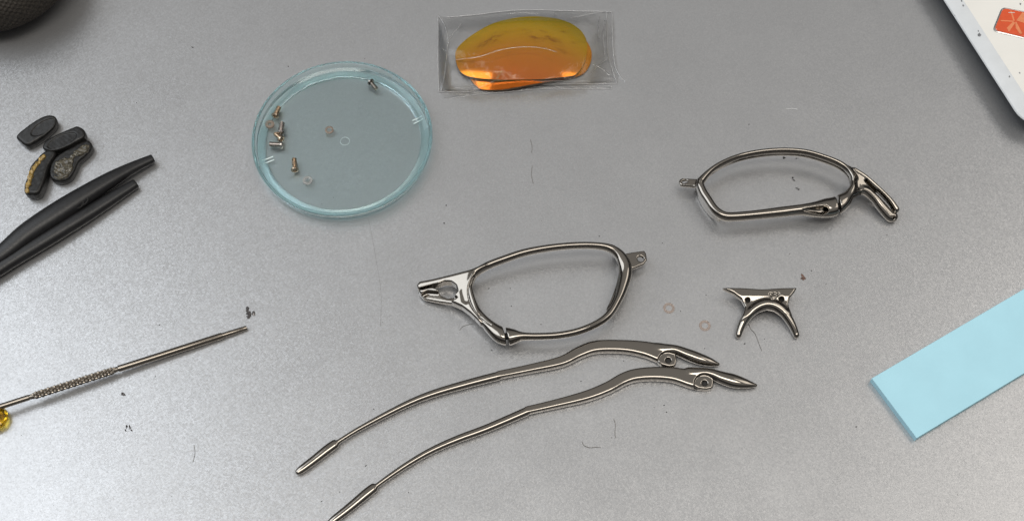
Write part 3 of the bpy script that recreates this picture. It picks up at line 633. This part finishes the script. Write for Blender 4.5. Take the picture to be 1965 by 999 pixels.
# ================================================================ steel rod tool with knurled grip, yellow handle
def rod():
    T = thing('screwdriver_shaft', 'slim steel screwdriver shaft with a knurled grip band resting on the yellow handle', 'screwdriver', P(226, 708, 0))
    a, b = P(-70, 802, 4.6), P(473.5, 628.5, .75); L = np.linalg.norm(b-a); d = (b-a)/L
    def at(px):
        # distance along the shaft at picture column px
        lo, hi = 0.0, L
        for _ in range(40):
            mid = (lo+hi)/2; q = a + d*mid; r = q - CAM; cp, sp = math.cos(PITCH), math.sin(PITCH)
            zf = r[1]*cp - r[2]*sp; x = W/2 + FPX*r[0]/zf
            if x < px: lo = mid
            else: hi = mid
        return lo
    k0, k1, n0 = at(57), at(226), at(427)
    v_, f_ = lathe([(0, 0), (.85, 0), (.85, k0-.15), (.7, k0)], 28, False); part('rear_shank', orient(v_, a, d), f_, M['steel'], T)
    nl, na = 300, 72; vv = []
    for i in range(nl+1):
        s = i/nl*(k1-k0); env = min(1, 12*min(i, nl-i)/nl)
        for j in range(na):
            th = 2*math.pi*j/na; w = abs(math.sin(1.7*s + 3*th))*abs(math.sin(1.7*s - 3*th)); r = .72 + env*.5*w**.7
            vv.append((r*math.cos(th), r*math.sin(th), k0+s))
    ff = [(i*na+j, i*na+(j+1) % na, (i+1)*na+(j+1) % na, (i+1)*na+j) for i in range(nl) for j in range(na)]
    part('knurled_grip', orient(vv, a, d), ff, M['steel'], T)
    v_, f_ = lathe([(.7, k1), (.96, k1+.2), (1.0, k1+.5), (1.0, n0-.4), (.8, n0)], 28, False); part('shaft', orient(v_, a, d), f_, M['steel'], T)
    v_, f_ = lathe([(.8, n0), (.74, L-1.2), (.66, L-1.0), (.72, L-.6), (.68, L), (.3, L), (.28, L-.5), (0, L-.5)], 24, False); part('driver_tip', orient(v_, a, d), f_, M['steel'], T)
    # yellow faceted knob added under the shaft, standing in for the screwdriver handle
    c = P(-6, 806, 0)
    pr = [(0, .05), (2.4, .1), (3.7, .9), (4.0, 1.9), (3.5, 3.0), (2.1, 3.45), (0, 3.5)]
    v_, f_ = lathe(pr, 10, False)
    solo('yellow_handle', v_ + c, f_, M['yellow'], 'translucent yellow plastic handle under the end of the steel shaft', 'handle', smooth=False)
rod()

# ================================================================ black rubber sleeves and pads
K1 = zoomer(0, 180, 2.775)
def sleeve(pts, label, mark):
    T = thing('rubber_sleeve', label, 'rubber sleeve', K1(*pts[len(pts)//2][:2], 0), 'black rubber temple sleeves')
    q = catmull(np.array([(*K1(x, y, z), w) for x, y, z, w in pts]), 8)
    p, w = q[:, :3], q[:, 3]; n = len(p); seg = 28; v = []; f = []
    t = np.gradient(p, axis=0); t /= np.linalg.norm(t, axis=1)[:, None]
    for i in range(n):
        a = np.cross(t[i], (0, 0, 1)); a /= np.linalg.norm(a); b = np.cross(a, t[i])
        hh = min(w[i]*.80, p[i][2]*.98)
        for k in range(seg):
            th = 2*math.pi*k/seg; c_, s_ = math.cos(th), math.sin(th); e = (abs(c_)**2.3+abs(s_)**2.3)**(-1/2.3)
            v.append(p[i] + e*(w[i]*c_*a + hh*s_*b))
    for i in range(n-1):
        for k in range(seg): l = (k+1) % seg; f.append((i*seg+k, i*seg+l, (i+1)*seg+l, (i+1)*seg+k))
    # rounded open end with bore
    cur = len(v); 
    for s, (dr_, dl) in enumerate(((.86, .25), (.55, .28), (.42, .1), (.36, -1.5))):
        for k in range(seg):
            base = np.array(v[(n-1)*seg+k]); v.append(p[-1] + (base-p[-1])*dr_ + t[-1]*dl)
        o0 = (n-1)*seg if s == 0 else cur+(s-1)*seg
        for k in range(seg): l = (k+1) % seg; f.append((o0+k, o0+l, cur+s*seg+l, cur+s*seg+k))
    f.append(tuple(cur+3*seg+k for k in range(seg))); f.append(tuple(range(seg-1, -1, -1)))
    part('sleeve_body', v, f, M['rubber'], T)
    if mark:
        for (cx, cy, r) in ((427, 590, 17), (449, 572, 19)):
            arc = []
            for th in np.linspace(-2.4, .9, 14):
                x, y = cx + r*math.cos(th+1.6)*1.0, cy + r*math.sin(th+1.0)*1.0
                arc.append(K1(x, y, 6.75))
            vv, ff = tube(arc, .16, 6); part('embossed_mark', vv, ff, M['dark'], T)
        vv, ff = tube([K1(22, 828, 5.0), K1(34, 848, 5.0)], .9, 6); vv[:, 2] = 5.0 + (vv[:, 2]-5.0)*.25
        part('white_label', vv, ff, M['label_white'], T)
sleeve([(-140, 965, 2.6, 2.2), (-60, 903, 3.0, 2.6), (30, 838, 3.5, 3.0), (150, 740, 3.8, 3.5), (300, 640, 3.9, 3.65), (430, 556, 3.8, 3.33), (580, 463, 3.4, 2.7), (700, 397, 2.8, 2.0), (812, 345, 2.2, 1.45)], 'tapered black rubber sleeve with two embossed arcs, longer and on top of its twin', True)
sleeve([(-140, 1022, 2.4, 2.0), (60, 888, 2.5, 2.4), (200, 802, 2.5, 2.55), (350, 710, 2.4, 2.6), (470, 637, 2.2, 2.45), (600, 555, 2.0, 2.1), (722, 478, 1.8, 1.6)], 'plain tapered black rubber sleeve tucked under the marked sleeve', False)
def pad(outl, label, z, half, r, ell=None, glue=None, m='rubber_dusty', h=0.16, slope=(0, 0)):
    pts = np.array([K1(x, y, z) for x, y in outl]); c = pts[:, :2].mean(0)
    pts[:, 2] += (pts[:, 0]-c[0])*slope[0] + (pts[:, 1]-c[1])*slope[1]
    T = thing('rubber_pad', label, 'rubber pad', (*c, 0), 'old black rubber pads')
    lo, hi = pts.min(0), pts.max(0); f = Field((lo[0]-1, lo[1]-1, -.3), (hi[0]+1, hi[1]+1, hi[2]+half+1), h)
    f.add(f.plate(pts, half, r, 4), .1, 0)
    if ell:
        e = [K1(ell[0] + ell[2]*math.cos(a)*math.cos(ell[4]) - ell[3]*math.sin(a)*math.sin(ell[4]), ell[1] + ell[2]*math.cos(a)*math.sin(ell[4]) + ell[3]*math.sin(a)*math.cos(ell[4]), z+half) for a in np.linspace(0, 6.283, 32)[:-1]]
        e = np.array(e); e[:, 2] += (e[:, 0]-c[0])*slope[0] + (e[:, 1]-c[1])*slope[1]
        d = f.plate(e, .35, .05); f.cut(np.abs(d+.25)-.2, .12); f.cut(d+.5, .2)
    f.F += sum(rng.uniform(.004, .012)*np.sin(f.X*rng.uniform(.8, 4)+f.Y*rng.uniform(-4, 4)+rng.uniform(0, 6))for _ in range(6))[:, :, None].astype(np.float32)
    f.blur(1); body = f.parts(['pad_body'], M[m], T)[0]
    if glue:
        g, gm, gz, gh = glue; gp = np.array([K1(x, y, gz) for x, y in g]); lo, hi = gp.min(0), gp.max(0)
        f = Field((lo[0]-1, lo[1]-1, gz-gh-1.2), (hi[0]+1, hi[1]+1, gz+gh+1.2), .13)
        d = f.plate(gp, gh, .3, 4)
        for _ in range(14):
            k = rng.normal(0, 2.2, 3); d = d + .06*np.sin(k[0]*f.X+k[1]*f.Y+rng.uniform(0, 6))[:, :, None] + .03*np.sin(k[2]*f.z)[None, None, :]
        f.add(d, .1, 0); f.blur(1); v, q, nr, _ = f.mesh(); part('glue_residue', v, q, M[gm], body, True, nr)
pad([(92, 232), (150, 184), (215, 144), (265, 127), (300, 134), (309, 156), (295, 188), (250, 228), (200, 262), (150, 284), (112, 262)], 'black rubber pad with a flat oval face, lying apart from the pile of pads', 1.9, 1.7, 1.0, (232, 178, 78, 30, -.50), slope=(.02, .06))
pad([(140, 540), (138, 500), (155, 450), (170, 400), (205, 358), (238, 325), (272, 310), (304, 322), (300, 345), (272, 390), (256, 440), (238, 500), (212, 544), (172, 549)], 'black rubber pad standing on edge with yellow glue along its side', 2.3, 2.1, 1.1, None,
    ([(134, 525), (146, 470), (164, 412), (200, 362), (236, 330), (240, 345), (212, 378), (182, 425), (166, 480), (152, 528)], 'glue', 3.9, .9))
pad([(268, 430), (276, 382), (300, 347), (342, 318), (390, 290), (430, 266), (470, 256), (494, 276), (490, 306), (462, 338), (424, 372), (402, 422), (370, 462), (320, 476), (282, 462)], 'pear-shaped black rubber pad showing its glue-crusted back', 1.7, 1.5, .8, None,
    ([(288, 430), (292, 385), (320, 352), (375, 330), (400, 305), (440, 275), (470, 272), (476, 292), (440, 325), (395, 345), (388, 400), (360, 440), (320, 458), (296, 450)], 'glue_grey', 3.2, .45))
pad([(232, 290), (250, 258), (320, 222), (400, 190), (422, 186), (455, 205), (462, 235), (440, 258), (370, 290), (300, 313), (246, 310)], 'black rubber pad with an oval groove, leaning on two other pads', 3.0, 1.8, .9, (330, 250, 85, 32, -.40), slope=(.05, .0))

# ================================================================ pale blue strip
a, b, c2, d2 = P(1673, 725, 2.5), P(1759, 840, 2.5), P(1965, 554, 2.5), P(1965, 717, 2.5)
ux = (c2-a)/np.linalg.norm(c2-a); e = b-a; uy = e - ux*(e@ux); wd = np.linalg.norm(uy); uy /= wd; Ls = 120.0; th = 2.5; ch = .10
def box_bev(o, ux, uy, L, w, t, c):
    v = []
    for z, i in ((0.02, 0), (t-c, 0), (t, c)):
        for s, r in ((i, i), (L-i, i), (L-i, w-i), (i, w-i)): q = o + ux*s + uy*r; v.append((q[0], q[1], z))
    f = [(3, 2, 1, 0), (8, 9, 10, 11)] + [(k*4+i, k*4+(i+1) % 4, k*4+4+(i+1) % 4, k*4+4+i) for k in (0, 1) for i in range(4)]
    return np.array(v), f
v, f = box_bev(a, ux, uy, Ls, wd, th, ch)
if np.cross(ux, uy)[2] < 0: f = [q[::-1] for q in f]
solo('foam_strip', v, f, M['blue'], 'flat pale blue rectangular foam strip lying on the table', 'foam strip', smooth=False)

# ================================================================ white device with red badge
def device():
    W1 = zoomer(1760, 0, 3.995); zt, ze = 9.0, 7.4
    T = thing('white_device', 'white painted device with a grey chamfered edge and a glossy red badge', 'device', P(1965, 100, 0))
    A0, A1 = W1(205, 0, ze)[:2], W1(700, 770, ze)[:2]; A0, A1 = np.array(A0), np.array(A1)
    dl = (A1-A0)/np.linalg.norm(A1-A0); nr = np.array([-dl[1], dl[0]])      # along the edge towards the corner, then inwards
    if nr[0] < 0: nr = -nr
    corner = A1 + dl*13.0
    def rr(inset, rad, z, Lh=95, Wd=70, n=12):
        pts = []
        c0 = corner - dl*0 
        # local: s along -dl from corner, r along nr
        for (cs, cr, a0) in ((rad, rad, math.pi), (rad, Wd-rad, math.pi/2), (Lh-rad, Wd-rad, 0), (Lh-rad, rad, -math.pi/2)):
            pass
        def pt(s, r): q = c0 - dl*s + nr*r; return (q[0], q[1], z)
        for (cs, cr, a0) in ((rad, rad, 180), (Lh-rad, rad, 270), (Lh-rad, Wd-rad, 0), (rad, Wd-rad, 90)):
            for k in range(n+1):
                a = math.radians(a0 + 90*k/n); R_ = rad - inset
                pts.append(pt(cs + R_*math.cos(a), cr + R_*math.sin(a)))
        return np.array(pts)
    def loft(loops, cap0=True, cap1=True):
        n = len(loops[0]); v = np.concatenate(loops); f = []
        for k in range(len(loops)-1):
            for i in range(n): j = (i+1) % n; f.append((k*n+i, k*n+j, (k+1)*n+j, (k+1)*n+i))
        if cap0: f.append(tuple(range(n-1, -1, -1)))
        if cap1: f.append(tuple((len(loops)-1)*n+i for i in range(n)))
        return v, f
    v, f = loft([rr(5.0, 9, zt-.25), rr(5.0, 9, zt), ], True, True); top = part('top_panel', v, f, M['white'], T, False)
    v, f = loft([rr(.5, 9, ze-.9), rr(.05, 9, ze-.4), rr(0.15, 9, ze), rr(.5, 9, ze+.25), rr(4.6, 9, zt-.08), rr(5.05, 9, zt-.02)], False, False); part('bevelled_edge', v, f, M['bevel'], T)
    v, f = loft([rr(4.5, 9, 2.0), rr(.7, 9, ze-1.1), rr(.62, 9, ze-.85)], True, True); part('black_base', v, f, M['black_plastic'], T)
    q = corner - dl*9 + nr*9
    v, f = lathe([(0, 0), (3, 0), (3.4, .4), (3.4, 2.2), (0, 2.2)], 24, False); part('rubber_foot', v + (q[0], q[1], 0), f, M['rubber'], T)
    for s, r in ((80, 12), (80, 58), (10, 58)):
        q = corner - dl*s + nr*r; part('rubber_foot', v + (q[0], q[1], 0), f, M['rubber'], T)
    # paint chips along the bevel
    for X, Y, rad in ((478, 272, .85), (468, 240, .4), (352, 45, .5), (340, 8, .55), (706, 590, .4), (790, 32, .5), (784, 560, .4), (288, 118, .2)):
        pts = [];
        c = np.array(W1(X, Y, zt)); dd = (c[:2]-corner)@nr
        zc = zt+.02 if dd > 5.1 else ze+.25 + (zt-.08-ze-.25)*np.clip((dd-.5)/4.1, 0, 1) + .03
        c = np.array(W1(X, Y, zc)); dd = (c[:2]-corner)@nr
        vv = [(*c[:2], zc+.08)]
        for k in range(9):
            a_ = 2*math.pi*k/9; r_ = rad*random.uniform(.5, 1.1); p = c[:2] + r_*np.array([math.cos(a_)*.7, math.sin(a_)]); d3 = (p-corner)@nr
            vv.append((*p, (zt if d3 > 5.05 else ze+.25 + (zt-.08-ze-.25)*np.clip((d3-.5)/4.1, 0, 1)) + .07))
        part('paint_chip', vv, [(0, k+1, (k+1) % 9+1) for k in range(9)], M['chip'], T, False)
    # badge: rounded slanted plate, silver rim, red face, pale pinwheel mark
    cor = [W1(648, 58, zt), W1(900, 108, zt), W1(860, 310, zt), W1(574, 242, zt)]
    cor = np.array(cor)[:, :2]
    def rounded(sc, z, n=6, k=.16):
        c = cor.mean(0); q = c + (cor-c)*sc; pts = []
        for i in range(4):
            p0, p1, p2 = q[i-1], q[i], q[(i+1) % 4]; a_, b_ = p1 + (p0-p1)*k, p1 + (p2-p1)*k
            for t in np.arange(n+1)/n: w = (1-t)**2*a_ + 2*t*(1-t)*p1 + t*t*b_; pts.append((w[0], w[1], z))
        return np.array(pts)
    v, f = loft([rounded(1.0, zt+.01), rounded(1.0, zt+.25), rounded(.95, zt+.4), rounded(.9, zt+.3)], False, True); bd = part('badge', v, f, M['badge_rim'], T)
    v, f = loft([rounded(.925, zt+.3), rounded(.9, zt+.5), rounded(.75, zt+.62), rounded(.4, zt+.70)], False, True); part('badge_face', v, f, M['red'], bd)
    zz = zt + .74
    for poly in ([(640, 155), (736, 160), (738, 168), (640, 164)], [(735, 166), (752, 176), (703, 246), (688, 214)], [(712, 84), (726, 84), (748, 160), (738, 162)], [(752, 172), (760, 168), (806, 258), (790, 262), (756, 216)], [(760, 158), (806, 96), (858, 106), (848, 186)]):
        p = np.array([W1(x, y, zz) for x, y in poly]); lo_ = p.copy(); lo_[:, 2] -= .12; k = len(p)
        part('badge_mark', np.concatenate([p, lo_]), [tuple(range(k-1, -1, -1))] + [(i, (i+1) % k, k+(i+1) % k, k+i) for i in range(k)], M['orange'], bd, False)
    vv, ff = tube([W1(700, 98, zz), W1(748, 99, zz)], .12, 6); part('badge_mark', vv, ff, M['label_white'], bd)
device()

# ================================================================ black woven case
def case():
    c = P(-20, -80, 13.0); rad = 27.5; v = []; f = []; nu, nv = 420, 150
    for j in range(nv+1):
        ph = -1.35 + 2.9*j/nv; ph = min(ph, math.pi/2)
        for i in range(nu):
            th = 2*math.pi*i/nu; cc = max(math.cos(ph), 0)**.75; ss = math.copysign(abs(math.sin(ph))**.75, math.sin(ph))
            wv = .22*math.sin(i*math.pi/2 + (math.pi if (j % 4) < 2 else 0))*math.sin(j*math.pi/2+.8)
            wv = .30*(1 if ((i//3 + j//3) % 2) else -1)*abs(math.sin((i % 3+.5)*math.pi/3))*abs(math.sin((j % 3+.5)*math.pi/3))
            r = rad + wv; v.append((c[0] + r*cc*math.cos(th), c[1] + r*cc*math.sin(th), 13.0 + (12.8+wv)*ss))
    f = [(j*nu+i, j*nu+(i+1) % nu, (j+1)*nu+(i+1) % nu, (j+1)*nu+i) for j in range(nv) for i in range(nu)]
    solo('fabric_case', v, f, M['fabric'], 'black coarsely woven fabric case with a rounded end', 'case')
case()

# ================================================================ dust, hairs and crumbs
def hair(pts, label, m='hair', r=.07, z=.12):
    pp = catmull(np.array([P(x, y, z) for x, y in pts]), 6); v, f = tube(pp, r, 5)
    solo('hair' if m == 'hair' else 'fibre', v, f, M[m], label, 'hair' if m == 'hair' else 'fibre', 'hairs and fibres on the table')
hair([(1437, 621), (1441, 631), (1449, 640), (1455, 655), (1462, 673)], 'fine dark hair trailing out from under the nose bridge arch', r=.06)
hair([(1178, 803), (1181, 815), (1180, 828), (1181, 839)], 'short straight dark hair below the temple arms')
hair([(1117, 847), (1121, 854), (1132, 858), (1143, 857), (1153, 858)], 'small curled dark hair below the temple arms')
hair([(1018, 268), (1021, 282), (1020, 293)], 'short grey hair between the dish and the tilted frame half', r=.06)
hair([(1021, 318), (1020, 335), (1023, 352)], 'pale hair pointing at the forked frame half', r=.06)
hair([(707, 420), (714, 455), (722, 500), (731, 560), (730, 625)], 'very fine long hair running out from under the dish', r=.022, z=.05)
hair([(372, 853), (374, 868), (370, 886)], 'short faint hair below the steel shaft', r=.05)
hair([(882, 633), (888, 626), (900, 622), (908, 621)], 'tiny curled hair beside the fork of the flat frame half', r=.045)
hair([(1508, 210), (1519, 208.5), (1530, 210)], 'white fibre behind the tilted frame half', 'fibre', r=.09)
def crumb(px, py, s, label, m, n=5, spread=1.0, flat=.4, name='crumb'):
    v = []; f = []
    for k in range(n):
        c = P(px + random.gauss(0, s*.45*spread), py + random.gauss(0, s*.4*spread), 0); r = s*.155*random.uniform(.2, .6); o = len(v)
        ax = random.uniform(0, 3.14)
        for q in range(6):
            a_ = q*math.pi/3; rr = r*random.uniform(.5, 1.2); x, y = rr*math.cos(a_), rr*.6*math.sin(a_)
            v.append((c[0] + x*math.cos(ax) - y*math.sin(ax), c[1] + x*math.sin(ax) + y*math.cos(ax), .03 + random.uniform(0, flat*.4)))
        v.append((c[0], c[1], .05 + flat*r*random.uniform(.6, 1.4)))
        for q in range(6): f.append((o+q, o+(q+1) % 6, o+6))
    return solo(name, v, f, M[m], label, 'crumb', 'loose crumbs on the table', False)
crumb(479, 601, 11, 'ragged grey flake lying just beyond the steel shaft tip', 'flake', 9, .75, .7, 'paint_flake')
crumb(238, 757, 7, 'small dark crumb below the steel shaft', 'flake', 5, .9, .8)
crumb(246, 820, 7, 'smear of tiny dark grains below the steel shaft', 'crumb', 8, 1.0, .3)
crumb(1540, 533, 9, 'reddish brown crumb behind the nose bridge', 'crumb_red', 7, .9, .5)
crumb(1506, 302, 5, 'tiny dark crumb inside the tilted rim near its upper bar', 'crumb', 3, .8, .5)
crumb(1523, 345, 6, 'tiny dark crumb in the middle of the tilted rim', 'crumb', 4, .9, .5)
crumb(1529, 362, 6, 'dark crumb inside the tilted rim, closer to its lower bar', 'crumb', 4, .9, .5)
crumb(1532, 304, 4, 'faint grain inside the tilted rim beside its upper bar', 'crumb', 2, .8, .5)
crumb(369, 91, 4, 'single dark speck beside the woven case', 'crumb', 2, .6, .6)
v = []; f = []
spots = [(306, 623, .4), (298, 722, .3), (215, 735, .3), (1437, 239, .35), (1150, 453, .4), (1161, 442, .25), (1271, 466, .3), (1557, 519, .35), (1585, 545, .3), (1643, 818, .45), (1467, 650, .25), (1429, 659, .4), (1306, 597, .3), (1352, 668, .3), (1197, 692, .3), (1115, 731, .35), (1274, 777, .35), (1279, 790, .35), (1255, 781, .25), (1174, 839, .25), (717, 784, .35), (702, 893, .4), (652, 943, .3), (784, 944, .3), (617, 961, .35), (938, 553, .35), (979, 553, .25), (981, 587, .3), (553, 128, .35), (856, 394, .4), (852, 428, .45), (1038, 622, .3), (944, 672, .4), (700, 113, .25), (120, 330, .01), (1515, 487, .25), (1702, 451, .3), (1355, 566, .3), (262, 198, .3), (300, 292, .25)]
for _ in range(150): spots.append((random.uniform(5, 1960), random.uniform(60, 995), random.uniform(.06, .17)))
for x, y, r in spots:
    c = P(x, y, 0); o = len(v); ax = random.uniform(0, 3.14); r *= .85
    for q in range(5):
        a_ = q*1.2566; x_, y_ = r*random.uniform(.6, 1.1)*math.cos(a_), .65*r*random.uniform(.6, 1.1)*math.sin(a_); v.append((c[0] + x_*math.cos(ax) - y_*math.sin(ax), c[1] + x_*math.sin(ax) + y_*math.cos(ax), .02))
    v.append((c[0], c[1], .02 + r*.7))
    for q in range(5): f.append((o+q, o+(q+1) % 5, o+5))
o = solo('dust_specks', v, f, M['crumb'], 'tiny dark dust specks scattered over the silver table', 'dust', None, False, 'stuff')
# specks lying inside the dish
for x, y, s, lb in ((617.5, 392, 3, 'dark grain on the dish floor by its near wall'), (640, 379.5, 2.5, 'small grain on the dish floor, the one farther from the near wall'), (637.5, 251, 2.5, 'dark grain stuck to the pinkish washer')):
    o = crumb(x, y, s, lb, 'crumb', 2, .4, .6); o['group'] = 'grains in the dish'; o.location.z = 0.0016 + (0.0003 if y < 300 else 0)
    q = P(x, y, 1.6); o.location.x, o.location.y = q[0]*.001, q[1]*.001
